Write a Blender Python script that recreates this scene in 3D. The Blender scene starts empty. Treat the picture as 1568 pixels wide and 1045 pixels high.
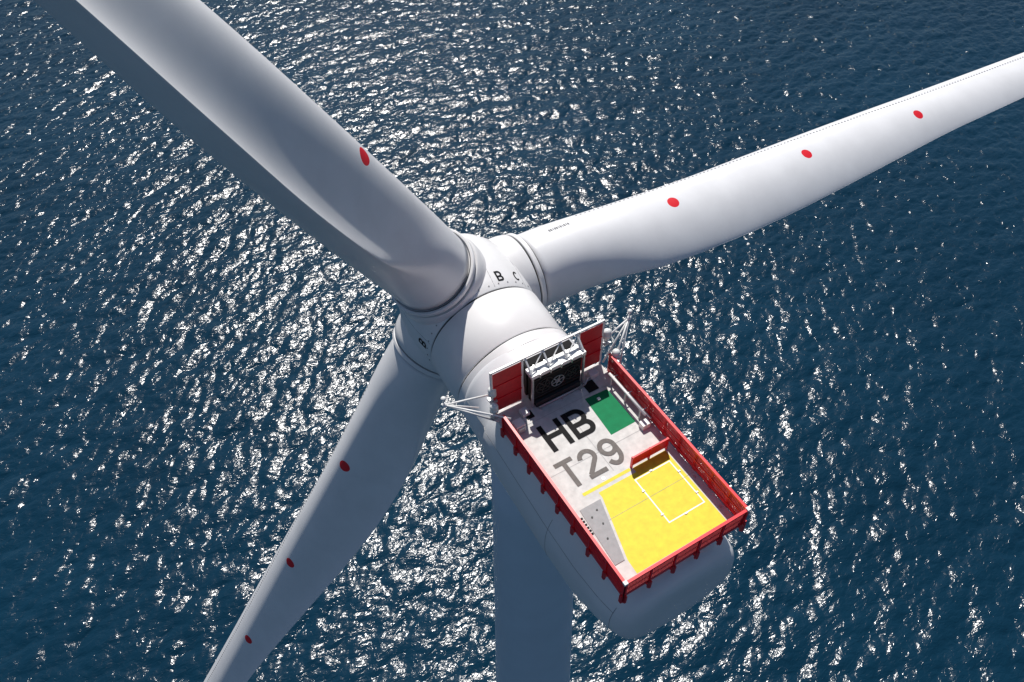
import bpy, bmesh, math, numpy as np
from mathutils import Vector, Matrix
sc=bpy.context.scene
SEA=-112.0
# ------------------------------------------------------------ materials
def mat(name,col,rough=.5,metal=0.,noise=0.,nscale=2.,bump=0.,coat=0.,spec=.5):
    m=bpy.data.materials.new(name); m.use_nodes=True; nt=m.node_tree
    b=nt.nodes['Principled BSDF']; b.inputs['Roughness'].default_value=rough
    b.inputs['Metallic'].default_value=metal; b.inputs['Base Color'].default_value=(*col,1)
    b.inputs['Coat Weight'].default_value=coat; b.inputs['Specular IOR Level'].default_value=spec
    if noise>0:
        tc=nt.nodes.new('ShaderNodeTexCoord')
        n=nt.nodes.new('ShaderNodeTexNoise'); n.inputs['Scale'].default_value=nscale; n.inputs['Detail'].default_value=6
        n.inputs['Roughness'].default_value=.6
        nt.links.new(tc.outputs['Object'],n.inputs['Vector'])
        r=nt.nodes.new('ShaderNodeMapRange'); r.inputs['From Min'].default_value=.3; r.inputs['From Max'].default_value=.7
        r.inputs['To Min'].default_value=1-noise; r.inputs['To Max'].default_value=1+noise*.5
        nt.links.new(n.outputs['Fac'],r.inputs['Value'])
        mx=nt.nodes.new('ShaderNodeVectorMath'); mx.operation='SCALE'; mx.inputs[0].default_value=col
        nt.links.new(r.outputs[0],mx.inputs['Scale']); nt.links.new(mx.outputs[0],b.inputs['Base Color'])
        if bump>0:
            bp=nt.nodes.new('ShaderNodeBump'); bp.inputs['Strength'].default_value=bump; bp.inputs['Distance'].default_value=.02
            nt.links.new(n.outputs['Fac'],bp.inputs['Height']); nt.links.new(bp.outputs[0],b.inputs['Normal'])
    return m
M_white=mat('turbine_paint',(.77,.775,.79),.36,noise=.06,nscale=.5)
M_cover=mat('spinner_gelcoat',(.79,.785,.785),.35,noise=.06,nscale=.7)
M_gen=mat('generator_gelcoat',(.79,.785,.785),.36,noise=.04,nscale=.7)
M_tower=mat('tower_paint_shade_blue',(.58,.68,.78),.4,noise=.05,nscale=.3)  # tower paint with the blue of its shade mixed into the base colour
M_seam=mat('panel_seam',(.30,.30,.31),.6)
M_dark=mat('seal_rubber',(.03,.03,.032),.6)
M_black=mat('black_paint',(.012,.012,.013),.8,noise=.2,nscale=5,spec=.2)
M_deck=mat('deck_coating',(.64,.63,.61),.75,noise=.18,nscale=2.5,bump=.15)
M_yellow=mat('yellow_deck_paint',(.76,.64,.03),.65,noise=.14,nscale=3,bump=.1)
M_green=mat('green_deck_paint',(.002,.20,.075),.75,noise=.14,nscale=3,spec=.25)
M_gray=mat('grey_letter_paint',(.17,.155,.145),.75,noise=.2,nscale=6,spec=.25)
M_panel=mat('grey_hatch_cover',(.30,.30,.31),.6,noise=.14,nscale=4)
M_red=mat('red_rail_paint',(.82,.008,.02),.4,noise=.12,nscale=4)
M_redmesh=mat('red_mesh_panel',(.60,.010,.02),.5,noise=.15,nscale=6)
M_wpaint=mat('white_paint',(.8,.8,.79),.4,noise=.06,nscale=5)
M_steel=mat('galvanised_steel',(.55,.56,.57),.35,metal=.6,noise=.15,nscale=8)
M_lamp=mat('lamp_housing',(.76,.76,.74),.25)

# ------------------------------------------------------------ helpers
def link(o,parent=None):
    sc.collection.objects.link(o)
    if parent: o.parent=parent
    return o
def empty(name):
    return link(bpy.data.objects.new(name,None))
class MB:
    def __init__(s): s.v=[];s.f=[];s.m=[];s.sm=[];s.mats=[]
    def slot(s,m):
        if m not in s.mats: s.mats.append(m)
        return s.mats.index(m)
    def add(s,vs,fs,m,smooth=False):
        b=len(s.v); s.v+= [tuple(v) for v in vs]; k=s.slot(m)
        for f in fs: s.f.append([b+i for i in f]); s.m.append(k); s.sm.append(smooth)
    def box(s,lo,hi,m):
        x0,y0,z0=lo;x1,y1,z1=hi
        s.add([(x0,y0,z0),(x1,y0,z0),(x1,y1,z0),(x0,y1,z0),(x0,y0,z1),(x1,y0,z1),(x1,y1,z1),(x0,y1,z1)],
              [(0,3,2,1),(4,5,6,7),(0,1,5,4),(1,2,6,5),(2,3,7,6),(3,0,4,7)],m)
    def beam(s,a,b,w,m,h=None):
        a=Vector(a);b=Vector(b);d=(b-a).normalized(); h=h or w
        up=Vector((0,0,1)) if abs(d.z)<.95 else Vector((0,1,0))
        x=d.cross(up).normalized(); y=x.cross(d)
        vs=[p+x*sx*w/2+y*sy*h/2 for p in (a,b) for sx,sy in ((-1,-1),(1,-1),(1,1),(-1,1))]
        s.add(vs,[(0,1,2,3),(7,6,5,4),(0,4,5,1),(1,5,6,2),(2,6,7,3),(3,7,4,0)],m)
    def tube(s,a,b,r,m,r2=None,n=14):
        a=Vector(a);b=Vector(b);d=(b-a).normalized(); r2=r if r2 is None else r2
        up=Vector((0,0,1)) if abs(d.z)<.95 else Vector((0,1,0))
        x=d.cross(up).normalized(); y=x.cross(d)
        vs=[p+(x*math.cos(t)+y*math.sin(t))*rr for p,rr in ((a,r),(b,r2)) for t in [2*math.pi*i/n for i in range(n)]]
        s.add(vs,[(i,(i+1)%n,n+(i+1)%n,n+i) for i in range(n)],m,True)
        s.add(vs[:n],[tuple(reversed(range(n)))],m); s.add(vs[n:],[tuple(range(n))],m)
    def path(s,pts,r,m,n=8):
        for a,b in zip(pts[:-1],pts[1:]): s.tube(a,b,r,m,n=n)
    def ball(s,c,r,m,sz=1.,n=12):
        c=Vector(c);vs=[];fs=[]
        for j in range(n+1):
            t=math.pi*j/n
            for i in range(2*n):
                p=math.pi*i/n; vs.append(c+Vector((r*math.sin(t)*math.cos(p),r*math.sin(t)*math.sin(p),r*sz*math.cos(t))))
        for j in range(n):
            for i in range(2*n):
                k=(i+1)%(2*n); fs.append((j*2*n+i,(j+1)*2*n+i,(j+1)*2*n+k,j*2*n+k))
        s.add(vs,fs,m,True)
    def poly(s,pts,z,m): s.add([(x,y,z) for x,y in pts],[tuple(range(len(pts)))],m)
    def build(s,name,parent=None):
        me=bpy.data.meshes.new(name); me.from_pydata(s.v,[],s.f); 
        for m in s.mats: me.materials.append(m)
        me.polygons.foreach_set('material_index',s.m); me.polygons.foreach_set('use_smooth',s.sm); me.update()
        bm=bmesh.new(); bm.from_mesh(me); bmesh.ops.remove_doubles(bm,verts=bm.verts,dist=1e-5)
        bmesh.ops.recalc_face_normals(bm,faces=bm.faces); bm.to_mesh(me); bm.free()
        return link(bpy.data.objects.new(name,me),parent)
def loft(rings,m,smooth=True,capA=True,capB=True):
    b=MB(); n=len(rings[0]); vs=[p for r in rings for p in r]
    b.add(vs,[(j*n+i,j*n+(i+1)%n,(j+1)*n+(i+1)%n,(j+1)*n+i) for j in range(len(rings)-1) for i in range(n)],m,smooth)
    if capA: b.add(rings[0],[tuple(range(n))],m)
    if capB: b.add(rings[-1],[tuple(range(n))],m)
    return b
def bev(o,w=.015,seg=2):
    d=o.modifiers.new('b','BEVEL'); d.width=w; d.segments=seg; d.limit_method='ANGLE'
def arc(cx,cy,rx,ry,a0,a1,n=14):
    return [(cx+rx*math.cos(math.radians(a0+(a1-a0)*i/n)),cy+ry*math.sin(math.radians(a0+(a1-a0)*i/n))) for i in range(n+1)]
def glyph(ch,w,h,s):
    k=s/2
    if ch=='H': return [[(k,0),(k,h)],[(w-k,0),(w-k,h)],[(s,h*.52),(w-s,h*.52)]]
    if ch=='T': return [[(0,h-k),(w,h-k)],[(w/2,0),(w/2,h-s)]]
    if ch=='B':
        r1=(h*.54-s)/2
        lo=[(s,k)]+[(w-k-r1*.9,k)]+arc(w-k-r1*.9,k+r1,r1*.9,r1,-90,90)[1:]+[(s,k+2*r1)]
        top=k+2*r1; r2=(h-k-top)/2
        hi=[(w-k-r2*1.1-.05*w,top)]+arc(w-k-r2-.06*w,top+r2,r2,r2,-90,90)+[(s,h-k)]
        return [[(k,0),(k,h)],lo,hi[1:]]
    if ch=='2':
        r=(w-s)/2
        return [arc(w/2,h-k-r,r,r,175,-35)+[(k*1.15,k*1.9)],[(0,k),(w,k)]]
    if ch=='9':
        r=(w-s)/2; cy=h-k-r*1.05
        return [arc(w/2,cy,r,r*1.05,0,360,28),arc(w/2,cy,r,r*1.05,0,0,1)[:1]+[(w-k,h*.48)]+arc(w/2,h*.42,r,h*.42-k,0,-150,16)]
    if ch=='C': return [arc(w/2,h/2,(w-s)/2,(h-s)/2,48,312,24)]
    if ch=='0': return [arc(w/2,h/2,(w-s)/2,(h-s)/2,0,360,20)]
    if ch=='1': return [[(w/2,0),(w/2,h)]]
def letters(word,x0,y0,w,h,s,gap,fz,m,name,parent):
    b=MB(); x=x0; lay=0
    for ch in word:
        for pl in glyph(ch,w,h,s):
            P=[Vector((p[0]+x,p[1]+y0)) for p in pl]; L=[];Rr=[]
            Q=[P[0]]
            for a,c in zip(P[:-1],P[1:]):
                n=max(1,int((c-a).length/(h/6))); Q+=[a+(c-a)*i/n for i in range(1,n+1)]
            P=Q; closed=(P[0]-P[-1]).length<1e-4
            for i,p in enumerate(P):
                d0=(P[i]-P[i-1]) if i>0 else ((P[-1]-P[-2]) if closed else P[1]-P[0])
                d1=(P[i+1]-P[i]) if i<len(P)-1 else ((P[1]-P[0]) if closed else P[-1]-P[-2])
                if d0.length<1e-6: d0=d1
                if d1.length<1e-6: d1=d0
                d0=d0.normalized();d1=d1.normalized(); t=(d0+d1).normalized(); nn=Vector((-t.y,t.x)); sc2=1/max(.5,nn.dot(Vector((-d0.y,d0.x))))
                L.append(p+nn*s/2*sc2);Rr.append(p-nn*s/2*sc2)
            vs=[fz(v.x,v.y,lay) for v in L+Rr]; n=len(P)
            b.add(vs,[(i,i+1,n+i+1,n+i) for i in range(n-1)],m); lay+=1
        x+=w+gap
    return b.build(name,parent)

# ------------------------------------------------------------ turbine
TILT=.1192; XC=3.25; ZA=-4.082
n_=Vector((0,math.cos(TILT),math.sin(TILT))); Z_=Vector((0,-math.sin(TILT),math.cos(TILT))); X_=Vector((1,0,0))
def ax(y): return Vector((XC,y,ZA+y*math.tan(TILT)))
wt=empty('wind_turbine')
rings=[];N=96
for z,r in ((SEA-6,4.1),(SEA+18,4.1),(SEA+18.01,3.95),(-62,3.75),(-47,3.5),(-27,3.02),(-12,2.68),(-6.2,2.6)):
    rings.append([(XC+r*math.cos(2*math.pi*i/N),12.05+r*math.sin(2*math.pi*i/N),z) for i in range(N)])
loft(rings,M_tower).build('tower',wt)
def section(y,a,bb,zc,cut,e=2.35,N=144):
    out=[]
    for i in range(N):
        th=2*math.pi*i/N; c,s=math.cos(th),math.sin(th)
        x=math.copysign(abs(c)**(2/e),c)*a; z=math.copysign(abs(s)**(2/e),s)*bb+zc
        out.append((XC+x,y,min(z,cut)))
    return out
def zc(y): return ZA+y*math.tan(TILT)
YS=[]
for y,k,kb in [(-.60,.55,.52),(-.58,.70,.70),(-.51,.80,.82),(-.34,.855,.90),(-.08,.895,.95),(.35,.925,.975),(1.2,.96,1.0),(3,.985,1.0)]:
    B0=2.55+.32*max(0,y); YS.append((y,3.72*k,B0*kb,zc(y)+3.55-B0,-.08,2.35))
for y in (5.5,8,10,11.2): YS.append((y,3.75,3.72,zc(y),-.08,2.35))
for y in (11.3,12.5,13.3): YS.append((y,3.62,3.6,zc(y),99,2.1))
YS.append((13.9,3.54,3.52,zc(13.9),99,2.02))
loft([section(*q) for q in YS],M_white).build('nacelle',wt)
def on_nac(y,th,off=.0):
    ys=[q[0] for q in YS]; i=min(max(np.searchsorted(ys,y)-1,0),len(ys)-2); t=(y-ys[i])/(ys[i+1]-ys[i])
    a,bb,z0,cut,e=[(1-t)*YS[i][j]+t*YS[i+1][j] for j in (1,2,3,4,5)]
    c,s=math.cos(th),math.sin(th)
    return (XC+math.copysign(abs(c)**(2/e),c)*(a+off),y,min(math.copysign(abs(s)**(2/e),s)*(bb+off)+z0,99))
b=MB()
for th in (math.pi-.30,.30):
    b.path([on_nac(y,th,-.004) for y in np.arange(.3,13.4,.35)],.018,M_seam,6)
b.path([on_nac(5.2,math.pi-.5+.07*i,-.004) for i in range(24)],.016,M_seam,6)
b.path([on_nac(5.2,.5-.07*i,-.004) for i in range(24)],.016,M_seam,6)
b.path([on_nac(.32,math.pi-.45+.07*i,-.004) for i in range(24)],.016,M_seam,6)
b.build('canopy_seams',wt)
def revolve(profile,m,name,N=128):
    rings=[]
    for y,r in profile:
        c=ax(y); rings.append([tuple(c+X_*r*math.cos(2*math.pi*i/N)+Z_*r*math.sin(2*math.pi*i/N)) for i in range(N)])
    o=loft(rings,m,True).build(name,wt)
    d=o.modifiers.new('e','EDGE_SPLIT'); d.split_angle=math.radians(38); return o
revolve([(13.4,3.3),(13.6,3.52),(13.66,3.6),(14.2,3.6),(14.26,3.54),(14.28,3.3)],M_cover,'generator_collar')
revolve([(14.2,3.44),(14.5,3.44)],M_dark,'generator_rear_seal')
revolve([(14.36,3.3),(14.38,3.5),(14.44,3.54),(17.38,3.54),(17.44,3.5),(17.46,3.3)],M_gen,'generator')
revolve([(17.4,3.42),(17.7,3.42)],M_dark,'generator_front_seal')
HP=[(17.56,3.3),(17.58,3.46),(17.64,3.5),(18.2,3.6),(19.0,3.72),(20.0,3.76),(21.0,3.66),(21.8,3.42),(22.5,3.02),(23.1,2.4),(23.5,1.6),(23.7,.8),(23.75,.05)]
revolve(HP,M_cover,'hub_spinner')
def hubr(y): return float(np.interp(y,[p[0] for p in HP],[p[1] for p in HP]))
def hubpt(y,phi,off=0.):
    return ax(y)+(X_*math.cos(phi)+Z_*math.sin(phi))*(hubr(y)+off)
b=MB()
for ph0 in (1.0,math.pi+.05,-1.05):
    for dphi in (-.34,.34):
        b.path([hubpt(y,ph0+.05+dphi*(1-.25*(y-17.6)/4),-.006) for y in np.arange(17.7,21.8,.3)],.015,M_seam,6)
for i in range(36):
    ph=2*math.pi*i/36+.08
    p=hubpt(17.85,ph,0); q=hubpt(17.85,ph,.035); b.tube(p,q,.04,M_panel,n=10)
b.build('hub_fittings',wt)
def hl(ch,y,phi,w,h,name):
    letters(ch,-w/2,-h/2,w,h,h*.17,0,lambda X,Y,l: hubpt(y+Y,phi-X/3.62,.012+.003*l),M_black,name,wt)
hl('B',18.3,1.22,.44,.66,'hub_letter_b'); hl('C',18.3,.86,.44,.6,'hub_letter_c'); hl('B',18.3,3.04,.44,.66,'hub_letter_b2')

# blades
NC=.7
H=ax(19.4942)
tab=np.array([
 (4.3,3.05,-1.65,0,2.35,.7,0),(6.5,3.03,-1.66,.0,2.34,.68,0),(9,2.85,-2.2,.2,2.3,.62,.45),(12,2.65,-2.95,.35,2.24,.55,.85),
 (17,2.45,-3.25,.40,2.1,.45,1),(22,2.5,-3.15,.25,1.9,.4,1),(28,2.6,-2.75,.07,1.5,.5,1),(34,2.6,-2.3,-.05,1.15,.6,1),(40,2.5,-1.9,-.1,.9,.6,1),
 (50,2.35,-1.6,-.15,.62,.6,1),(60,2.2,-1.1,-.15,.45,.7,1),(70,2.1,-.5,-.1,.3,.9,1),(78,2.1,.2,-.05,.16,1.2,1),(80.5,1.9,.9,0,.08,1.5,1),(81,1.6,1.4,0,.02,1.5,1)])
def sm_interp(r):
    R=tab[:,0]; i=min(max(np.searchsorted(R,r)-1,0),len(R)-2)
    def slope(j):
        if j==0 or j==len(R)-1: return (tab[min(j+1,len(R)-1)]-tab[max(j-1,0)])/(R[min(j+1,len(R)-1)]-R[max(j-1,0)])
        return (tab[j+1]-tab[j-1])/(R[j+1]-R[j-1])
    h=R[i+1]-R[i]; t=(r-R[i])/h
    return (2*t**3-3*t**2+1)*tab[i]+(t**3-2*t**2+t)*h*slope(i)+(-2*t**3+3*t**2)*tab[i+1]+(t**3-t**2)*h*slope(i+1)
def aft(x,t,w,side):
    # aft part of the section; pressure side (side<0) is hollowed in front of the trailing edge
    c=math.sqrt(max(0,1-x*x)); p=.85 if side>0 else 2.0
    return t*((1-w)*c+w*(math.cos(math.pi*x/2)**p*.94+.06*(1-x**3)))
def fore(x,t): return t*math.sqrt(max(0,1-x*x))
def cam_(x,tt): return tt*x**1.5
def bsurf(r,n,side):
    _,LE,TE,tt,t,nc,w=sm_interp(r)
    if n>=nc: return side*fore(min(1,(n-nc)/(LE-nc)),t)
    x=min(1,(nc-n)/(nc-TE)); return side*aft(x,t,w,side)+cam_(x,tt)
def blade_mesh():
    rs=list(np.arange(4.3,12,.5))+list(np.arange(12,80,1.))+[80.3,80.6,80.8,81]
    K=40; rings=[]
    for r in rs:
        _,LE,TE,tt,t,nc,w=sm_interp(r); ring=[]
        xs=[math.sin(math.pi/2*k/K) for k in range(K+1)]
        for k in range(K,0,-1): x=xs[k]; ring.append((nc-x*(nc-TE), aft(x,t,w,1)+cam_(x,tt)+(.02 if k==K else 0)))
        for k in range(0,K): x=xs[k]; ring.append((nc+x*(LE-nc), fore(x,t)))
        for k in range(K,0,-1): x=xs[k]; ring.append((nc+x*(LE-nc), -fore(x,t)))
        for k in range(0,K+1): x=xs[k]; ring.append((nc-x*(nc-TE), -aft(x,t,w,-1)+cam_(x,tt)-(.02 if k==K else 0)))
        rings.append([(a,bb,r) for a,bb in ring])
    n=len(rings[0]); vs=[p for r in rings for p in r]
    fs=[(j*n+i,j*n+(i+1)%n,(j+1)*n+(i+1)%n,(j+1)*n+i) for j in range(len(rings)-1) for i in range(n)]
    me=bpy.data.meshes.new('blade'); me.from_pydata(vs,[],fs+[tuple(range(n)),tuple((len(rings)-1)*n+i for i in range(n))]); me.update()
    bm=bmesh.new(); bm.from_mesh(me); bmesh.ops.recalc_face_normals(bm,faces=bm.faces)
    bm.verts.ensure_lookup_table()
    for f in bm.faces: f.smooth=True
    te={0,n-1}
    for e in bm.edges:
        a,c=e.verts[0].index,e.verts[1].index
        if (a%n in te) and (c%n==a%n) and min(rs[a//n],rs[c//n])>8: e.smooth=False
    bm.to_mesh(me); bm.free(); return me
DOTS=(14.5,26.2,37.8); DN=-.05
mb=M_white.copy(); mb.name='blade_paint'; nt=mb.node_tree; bs=nt.nodes['Principled BSDF']
src=bs.inputs['Base Color'].links[0].from_socket
tc=nt.nodes.new('ShaderNodeTexCoord'); sep=nt.nodes.new('ShaderNodeSeparateXYZ'); nt.links.new(tc.outputs['Object'],sep.inputs[0])
def mth(op,a,b=None,c=None):
    x=nt.nodes.new('ShaderNodeMath'); x.operation=op
    for i,v in enumerate((a,b,c)):
        if v is None: continue
        if isinstance(v,(int,float)): x.inputs[i].default_value=v
        else: nt.links.new(v,x.inputs[i])
    return x.outputs[0]
acc=None
for d in DOTS:
    dx=mth('SUBTRACT',sep.outputs[0],DN); dz=mth('SUBTRACT',sep.outputs[2],d)
    rr=mth('SQRT',mth('ADD',mth('MULTIPLY',dx,dx),mth('MULTIPLY',dz,dz)))
    s=mth('LESS_THAN',rr,.39); acc=s if acc is None else mth('MAXIMUM',acc,s)
mx=nt.nodes.new('ShaderNodeMix'); mx.data_type='RGBA'
nt.links.new(acc,mx.inputs['Factor']); nt.links.new(src,mx.inputs['A']); mx.inputs['B'].default_value=(.70,.01,.02,1)
nt.links.new(mx.outputs['Result'],bs.inputs['Base Color'])
bme=blade_mesh(); bme.materials.append(mb)
A0=-.0296
for k in range(3):
    a=A0+k*2*math.pi/3
    u=X_*math.cos(a)+Z_*math.sin(a); tau=-X_*math.sin(a)+Z_*math.cos(a)
    Mx=Matrix((( n_.x,tau.x,u.x,H.x),(n_.y,tau.y,u.y,H.y),(n_.z,tau.z,u.z,H.z),(0,0,0,1)))
    o=link(bpy.data.objects.new('blade_%d'%(k+1),bme),wt); o.matrix_world=Mx
    c=MB()
    def ring(prf,m):
        NN=96; vs=[(NC+r*math.cos(2*math.pi*i/NN),r*math.sin(2*math.pi*i/NN),z) for z,r in prf for i in range(NN)]
        c.add(vs,[(j*NN+i,j*NN+(i+1)%NN,(j+1)*NN+(i+1)%NN,(j+1)*NN+i) for j in range(len(prf)-1) for i in range(NN)],m,True)
    ring([(1.5,2.72),(3.3,2.72),(3.75,2.66),(3.8,2.62),(3.8,2.4)],M_cover)
    ring([(3.7,2.44),(4.35,2.44)],M_dark)
    ring([(3.95,2.4),(3.95,2.56),(4.0,2.6),(4.2,2.6),(4.25,2.56),(4.25,2.3)],M_cover)
    o2=c.build('blade_root_collar_%d'%(k+1),wt); o2.matrix_world=Mx
    d=o2.modifiers.new('e','EDGE_SPLIT'); d.split_angle=math.radians(38)
    c=MB()
    for side in (1,-1):
        for r in np.arange(8.5,70,.32):
            q=sm_interp(r); nn=q[5]+(q[1]-q[5])*.55
            y=bsurf(r,nn,side)
            c.box((nn-.045,y-.03,r-.05),(nn+.045,y+.03,r+.05),M_panel)
    o3=c.build('vortex_generators_%d'%(k+1),wt); o3.matrix_world=Mx
    o4=letters('00100101010',6.1,1.2,.09,.24,.03,.045,lambda X,Y,l: (Y,bsurf(X,Y,1)+.015,X),M_dark,'blade_serial_%d'%(k+1),wt); o4.matrix_world=Mx

# ------------------------------------------------------------ platform
hp=empty('helicopter_hoist_platform')
b=MB(); b.box((.06,.06,-.12),(6.44,10.95,0),M_deck); b.build('deck',hp)
b=MB()
b.poly([(1.3,4.78),(3.95,4.78),(3.95,4.95),(1.3,4.95)],.004,M_yellow)
b.poly([(1.98,4.6),(1.98,4.3),(1.16,1.25),(1.13,.52),(6.02,.5),(6.0,4.86),(4.1,4.86),(4.1,4.6)],.004,M_yellow)
b.poly([(4.32,6.9),(5.8,6.93),(5.76,9.3),(4.45,9.36)],.004,M_green)
def outline(x0,y0,x1,y1,w,z,m):
    b.poly([(x0,y0),(x1,y0),(x1,y0+w),(x0,y0+w)],z,m); b.poly([(x0,y1-w),(x1,y1-w),(x1,y1),(x0,y1)],z,m)
    b.poly([(x0,y0+w),(x0+w,y0+w),(x0+w,y1-w),(x0,y1-w)],z,m); b.poly([(x1-w,y0+w),(x1,y0+w),(x1,y1-w),(x1-w,y1-w)],z,m)
outline(3.77,1.7,5.82,4.3,.06,.008,M_wpaint)
for y in (3.2,6.4,9.5): b.poly([(.1,y),(6.4,y),(6.4,y+.012),(.1,y+.012)],.0115,M_seam)
b.poly([(3.25,5.2),(3.262,5.2),(3.262,9.4),(3.25,9.4)],.0145,M_seam)
b.build('painted_markings',hp)
b=MB(); 
b.add([(.55,1.3,.03),(1.05,1.3,.03),(1.86,4.28,.03),(.72,4.28,.03),(.55,1.3,.0),(1.05,1.3,.0),(1.86,4.28,.0),(.72,4.28,.0)],[(0,1,2,3),(0,1,5,4),(1,2,6,5),(2,3,7,6),(3,0,4,7)],M_panel)
for x,y in ((1.0,3.7),(1.25,3.2),(1.4,3.9),(1.0,2.5)): b.tube((x,y,.03),(x,y,.06),.045,M_dark)
b.build('hatch_cover',hp)
b=MB()
b.box((4.85,9.55,0),(5.45,10.2,.03),M_black); b.box((1.35,9.75,0),(1.75,10.2,.03),M_black)
for i in range(6): b.box((.3,3.0+i*.17,0.0),(.62,3.08+i*.17,.035),M_black)
b.box((4.95,8.9,0),(5.1,9.05,.1),M_wpaint)
for x,y in ((4.72,4.3),(5.82,3.6),(4.72,1.7),(3.77,2.2),(3.77,3.6),(5.82,2.3)): b.box((x-.07,y-.04,.008),(x+.07,y+.04,.04),M_wpaint)
for x,y in ((.4,5.5),(.4,7.2),(.4,8.6),(6.2,5.6),(2.6,5.1),(.35,1.8),(6.25,3.0),(6.25,1.2),(3.5,.3)): b.tube((x,y,0),(x,y,.03),.07,M_steel)
b.build('deck_fittings',hp)
letters('HB',1.42,7.48,1.2,1.66,.27,.2,lambda X,Y,l:(X,Y,.016+.0015*l),M_black,'deck_letters_upper',hp)
letters('T29',.98,5.34,.96,1.58,.235,.18,lambda X,Y,l:(X,Y,.016+.0015*l),M_gray,'deck_letters_lower',hp)
b=MB()
b.box((4.05,4.9,.15),(6.1,4.94,.8),M_red); b.box((4.02,4.88,.8),(6.12,4.96,.86),M_red)
for x in (4.05,5.05,6.08): b.box((x-.03,4.86,0),(x+.03,4.99,.84),M_red)
b.build('divider_panel',hp)

# ------------------------------------------------------------ safety railing
rl=MB(); HT=1.27
def fence(p,q,outn,spacing=1.2):
    p=Vector(p);q=Vector(q);d=(q-p);L=d.length;d.normalize();o=Vector(outn)
    up=Vector((0,0,1))
    rl.beam(p+up*HT,q+up*HT,.13,M_red,.11)
    rl.beam(p+up*.66,q+up*.66,.06,M_red)
    rl.beam(p+up*.1,q+up*.1,.04,M_red,.24)
    n=max(1,round(L/spacing))
    for i in range(n+1):
        c=p+d*(L*i/n)
        rl.beam(c+o*.04-up*.5,c+o*.04+up*(HT-.05),.08,M_red)
        rl.beam(c+o*.10-up*.35,c+o*.10+up*.25,.1,M_redmesh,.14)
        rl.beam(c-o*.1-up*.3,c+o*.14-up*.3,.08,M_red)
    s=.075
    for i in range(int(L/s)):
        c=p+d*(s*(i+.5)); rl.beam(c+up*.2,c+up*(HT-.05),.042,M_redmesh,.012)
    k=int((HT-.25)/s)
    for j in range(k):
        z=.24+s*j; rl.beam(p+o*.012+up*z,q+o*.012+up*z,.012,M_redmesh,.040)
fence((0,0,0),(0,9.8,0),(-1,0,0)); fence((6.5,0,0),(6.5,10.3,0),(1,0,0)); fence((.05,0,0),(6.45,0,0),(0,-1,0))
for x,y in ((0,0),(6.5,0)):
    rl.box((x-.09,y-.09,HT-.02),(x+.09,y+.09,HT+.12),M_lamp); rl.beam((x,y,-.3),(x,y,HT),.1,M_black)
rl.build('safety_railing')

# ------------------------------------------------------------ cooling unit + front wall
cu=empty('cooling_unit')
b=MB()
b.box((2.05,10.35,.05),(4.8,10.85,2.25),M_black); b.box((2.05,11.05,.05),(4.8,11.5,2.25),M_black); b.box((2.15,10.85,.1),(4.7,11.05,2.2),M_dark)
b.box((1.85,10.2,2.3),(4.95,10.8,2.52),M_wpaint)
for x in (2.3,2.9,3.5,4.1,4.7): b.box((x-.03,10.15,2.26),(x+.03,10.82,2.55),M_steel)
for x in (1.95,4.9): b.beam((x,10.3,0),(x,10.3,2.3),.1,M_steel)
def wheel(cx,cz,rads,m,sp):
    for rr in rads:
        K=28
        for i in range(K):
            a0=2*math.pi*i/K;a1=2*math.pi*(i+1)/K
            b.beam((cx+rr*math.cos(a0),10.32,cz+rr*math.sin(a0)),(cx+rr*math.cos(a1),10.32,cz+rr*math.sin(a1)),.035,m)
    for i in range(6):
        a0=math.pi*i/3+.2; b.beam((cx,10.31,cz),(cx+sp*math.cos(a0),10.31,cz+sp*math.sin(a0)),.04,m)
wheel(3.42,1.15,(.36,.12),M_steel,.36); wheel(2.65,1.3,(.5,.3),M_dark,.5); wheel(4.25,1.3,(.45,.25),M_dark,.45)
for z in (.55,1.9): b.box((2.06,10.325,z),(4.79,10.36,z+.05),M_dark)
b.box((2.1,10.15,.05),(4.7,10.32,.4),M_dark)
for x in (2.2,3.4,4.5): b.beam((x,10.1,.02),(x+.1,9.9,.02),.06,M_steel)
b.tube((2.2,10.05,.12),(4.9,10.05,.12),.05,M_steel); b.tube((4.9,10.05,.12),(5.9,10.7,.12),.05,M_steel)
b.build('radiator_housing',cu)
b=MB()
b.beam((0,10.95,3.2),(6.5,10.95,3.2),.10,M_wpaint)
for x in (0.05,1.75,5.0,6.45): b.beam((x,10.95,0),(x,10.95,3.2),.10,M_wpaint)
b.box((.12,10.9,.15),(1.68,10.94,3.05),M_redmesh); b.box((5.07,10.9,.15),(6.38,10.94,3.05),M_redmesh)
for z in (1.1,2.1): b.beam((.1,10.88,z),(1.7,10.88,z),.04,M_red); b.beam((5.05,10.88,z),(6.4,10.88,z),.04,M_red)
for x in (1.9,2.9,3.9,4.85): b.beam((x,10.95,3.18),(x,10.3,2.56),.08,M_wpaint)
for x in (1.9,2.9,3.9): b.beam((x,10.35,2.6),(x+.95,10.9,3.14),.05,M_wpaint)
b.build('windbreak_frame',cu)

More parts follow.
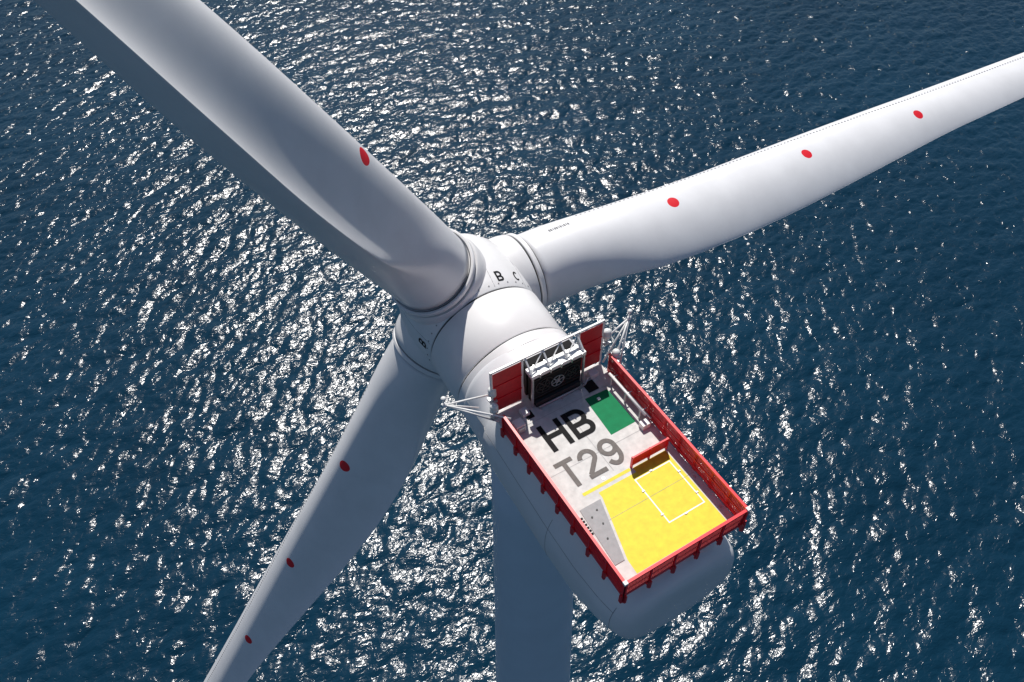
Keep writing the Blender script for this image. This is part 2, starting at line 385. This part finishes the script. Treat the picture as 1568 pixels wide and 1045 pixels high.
# ------------------------------------------------------------ weather masts
def mast(name,tip,pts,balls):
    b=MB()
    for p in pts: b.tube(tip,p,.05,M_wpaint)
    b.tube(tip,Vector(tip)+Vector((0,0,.45)),.04,M_wpaint); b.ball(Vector(tip)+Vector((0,0,.5)),.13,M_lamp,.8)
    b.ball(tip,.12,M_wpaint)
    for c in balls:
        c=Vector(c); b.tube(c-Vector((0,0,.7)),c,.05,M_steel); b.tube(c,c+Vector((0,0,.28)),.22,M_lamp,.2); b.ball(c+Vector((0,0,.35)),.21,M_lamp,.9)
        b.box(tuple(c-Vector((.18,.18,.5))),tuple(c+Vector((.18,.18,-.35))),M_steel)
    b.build(name)
mast('weather_mast',(-2.3,11.3,2.0),[(0,11.3,1.2),(.25,9.5,1.2),(0,10.3,.2),(-.3,11.8,-.2)],[(.1,11.0,1.5),(-.1,10.5,.9)])
mast('weather_mast',(8.1,11.0,2.4),[(6.6,11.0,1.6),(6.6,10.0,.9),(6.55,10.8,.1),(6.6,9.6,.2)],[(6.7,10.9,1.9),(6.75,10.1,1.1)])
b=MB()
b.tube((6.05,9.6,.75),(6.05,6.6,.75),.07,M_wpaint); b.tube((6.25,9.6,.55),(6.25,6.4,.55),.05,M_steel)
for y in (9.4,8.2,7.0): b.beam((6.05,y,0),(6.05,y,.75),.07,M_wpaint); b.beam((6.0,y,.6),(6.4,y,.6),.05,M_wpaint)
b.box((5.75,6.3,0),(6.2,6.65,.35),M_wpaint)
b.build('rescue_davit')
b=MB(); b.box((.45,9.3,0),(.95,9.8,.5),M_wpaint); b.box((.5,9.2,.05),(.9,9.3,.4),M_steel); b.box((1.2,9.95,0),(1.6,10.4,.25),M_wpaint)
b.box((5.4,10.2,0),(5.9,10.6,.3),M_wpaint)
o=b.build('equipment_box'); bev(o,.03)

# ------------------------------------------------------------ sea (FFT wave field) 
yaw=.5187; hd=np.array([math.sin(yaw),math.cos(yaw)]); rt=np.array([math.cos(yaw),-math.sin(yaw)])
NG=1152; L=440.
rng=np.random.default_rng(7)
k1=2*np.pi*np.fft.fftfreq(NG,L/NG); KX,KY=np.meshgrid(k1,k1,indexing='ij'); K=np.hypot(KX,KY); K[0,0]=1
wd=np.array([0.15,-1.]); wd/=np.linalg.norm(wd); wl=np.array([wd@rt,wd@hd])
def spec(V,spread,direc,kmax):
    Lw=V*V/9.81; kk=(KX*direc[0]+KY*direc[1])/K
    S=np.exp(-1/(K*Lw)**2)/K**3.8*(np.abs(kk)**spread)*np.exp(-(K/kmax)**2)
    S=np.where(kk<0,S*.15,S); S[0,0]=0; return S
S=spec(4.2,2,wl,7.0)
ang=math.radians(50); w2=np.array([wl[0]*math.cos(ang)-wl[1]*math.sin(ang),wl[0]*math.sin(ang)+wl[1]*math.cos(ang)])
S+=.5*spec(3.0,2,w2,7.0)
Fh=np.sqrt(S)*(rng.normal(size=K.shape)+1j*rng.normal(size=K.shape))
h=np.fft.ifft2(Fh).real; sx=np.fft.ifft2(1j*KX*Fh).real; sy=np.fft.ifft2(1j*KY*Fh).real
sc_=.185/math.sqrt((sx**2+sy**2).mean()); h*=sc_
dx=np.fft.ifft2(-1j*KX/K*Fh).real*sc_*.85; dy=np.fft.ifft2(-1j*KY/K*Fh).real*sc_*.85
g=(np.arange(NG)/(NG-1)-.5)*L; GX,GY=np.meshgrid(g,g,indexing='ij')
edge=np.clip((L/2-np.maximum(abs(GX),abs(GY)))/15,0,1); h*=edge;dx*=edge;dy*=edge
cen=np.array([-10.76,-10.08])+hd*165
PX=cen[0]+(GX+dx)*rt[0]+(GY+dy)*hd[0]; PY=cen[1]+(GX+dx)*rt[1]+(GY+dy)*hd[1]
co=np.stack([PX,PY,SEA+h],-1).reshape(-1,3)
idx=np.arange(NG*NG).reshape(NG,NG)
q=np.stack([idx[:-1,:-1],idx[1:,:-1],idx[1:,1:],idx[:-1,1:]],-1).reshape(-1,4)
R=30000.
corn=[(-1,-1),(1,-1),(1,1),(-1,1)]; outer=[]
for a,c in corn:
    w=cen+rt*a*R+hd*c*R; outer.append((w[0],w[1],SEA))
nb=len(co); co=np.vstack([co,np.array(outer)])
ci=[idx[0,0],idx[-1,0],idx[-1,-1],idx[0,-1]]
sk=np.array([[nb+i,nb+(i+1)%4,ci[(i+1)%4],ci[i]] for i in range(4)]); q=np.vstack([q,sk])
me=bpy.data.meshes.new('sea'); me.vertices.add(len(co)); me.vertices.foreach_set('co',co.astype(np.float32).ravel())
me.loops.add(q.size); me.loops.foreach_set('vertex_index',q.astype(np.int32).ravel())
me.polygons.add(len(q)); me.polygons.foreach_set('loop_start',np.arange(len(q),dtype=np.int32)*4)
me.polygons.foreach_set('use_smooth',np.ones(len(q),dtype=bool)); me.update(calc_edges=True); me.validate()
m=bpy.data.materials.new('sea_water'); m.use_nodes=True; nt=m.node_tree; b_=nt.nodes['Principled BSDF']
b_.inputs['Roughness'].default_value=.16; b_.inputs['IOR'].default_value=1.333
geo=nt.nodes.new('ShaderNodeNewGeometry')
mp=nt.nodes.new('ShaderNodeMapping'); mp.inputs['Scale'].default_value=(.6,1,1); nt.links.new(geo.outputs['Position'],mp.inputs['Vector'])
n1=nt.nodes.new('ShaderNodeTexNoise'); n1.inputs['Scale'].default_value=1.3; n1.inputs['Detail'].default_value=3; n1.inputs['Distortion'].default_value=.6
nt.links.new(mp.outputs[0],n1.inputs['Vector'])
bp=nt.nodes.new('ShaderNodeBump'); bp.inputs['Strength'].default_value=.8; bp.inputs['Distance'].default_value=.22
nt.links.new(n1.outputs['Fac'],bp.inputs['Height']); nt.links.new(bp.outputs[0],b_.inputs['Normal'])
n2=nt.nodes.new('ShaderNodeTexNoise'); n2.inputs['Scale'].default_value=.02; n2.inputs['Detail'].default_value=3; nt.links.new(geo.outputs['Position'],n2.inputs['Vector'])
cr=nt.nodes.new('ShaderNodeValToRGB'); cr.color_ramp.elements[0].position=.3; cr.color_ramp.elements[0].color=(.0022,.022,.044,1)
cr.color_ramp.elements[1].position=.75; cr.color_ramp.elements[1].color=(.0032,.029,.057,1)
nt.links.new(n2.outputs['Fac'],cr.inputs[0]); nt.links.new(cr.outputs[0],b_.inputs['Base Color'])
me.materials.append(m); link(bpy.data.objects.new('sea',me))

# ------------------------------------------------------------ light, sky, camera
S_=Vector((.23,.52,.82)).normalized()
sd=bpy.data.lights.new('sun','SUN'); sd.energy=4.7; sd.angle=math.radians(.53); sd.color=(1,.955,.90)
so=link(bpy.data.objects.new('sun',sd)); so.rotation_euler=S_.to_track_quat('Z','Y').to_euler()
w=bpy.data.worlds.new('World'); sc.world=w; w.use_nodes=True; nt=w.node_tree
sky=nt.nodes.new('ShaderNodeTexSky'); sky.sky_type='NISHITA'; sky.sun_disc=False; sky.ozone_density=3.0
sky.sun_elevation=math.asin(S_.z); sky.sun_rotation=math.atan2(S_.x,S_.y)
bg=nt.nodes['Background']; bg.inputs[1].default_value=.066; nt.links.new(sky.outputs[0],bg.inputs[0])
cam=bpy.data.cameras.new('camera'); cam.sensor_width=36; cam.lens=1240.2/1568*36; cam.clip_end=60000; cam.clip_start=.5
C=Vector((-10.7626,-10.0768,32.5070)); pi=.8528; ro=-.0241
fw=Vector((math.sin(yaw)*math.cos(pi),math.cos(yaw)*math.cos(pi),-math.sin(pi)))
r0=Vector((math.cos(yaw),-math.sin(yaw),0)); u0=r0.cross(fw)
R_=r0*math.cos(ro)+u0*math.sin(ro); U_=-r0*math.sin(ro)+u0*math.cos(ro)
co_=link(bpy.data.objects.new('camera',cam))
co_.matrix_world=Matrix(((R_.x,U_.x,-fw.x,C.x),(R_.y,U_.y,-fw.y,C.y),(R_.z,U_.z,-fw.z,C.z),(0,0,0,1)))
sc.camera=co_
sc.view_settings.view_transform='Standard'; sc.view_settings.look='None'; sc.view_settings.exposure=0
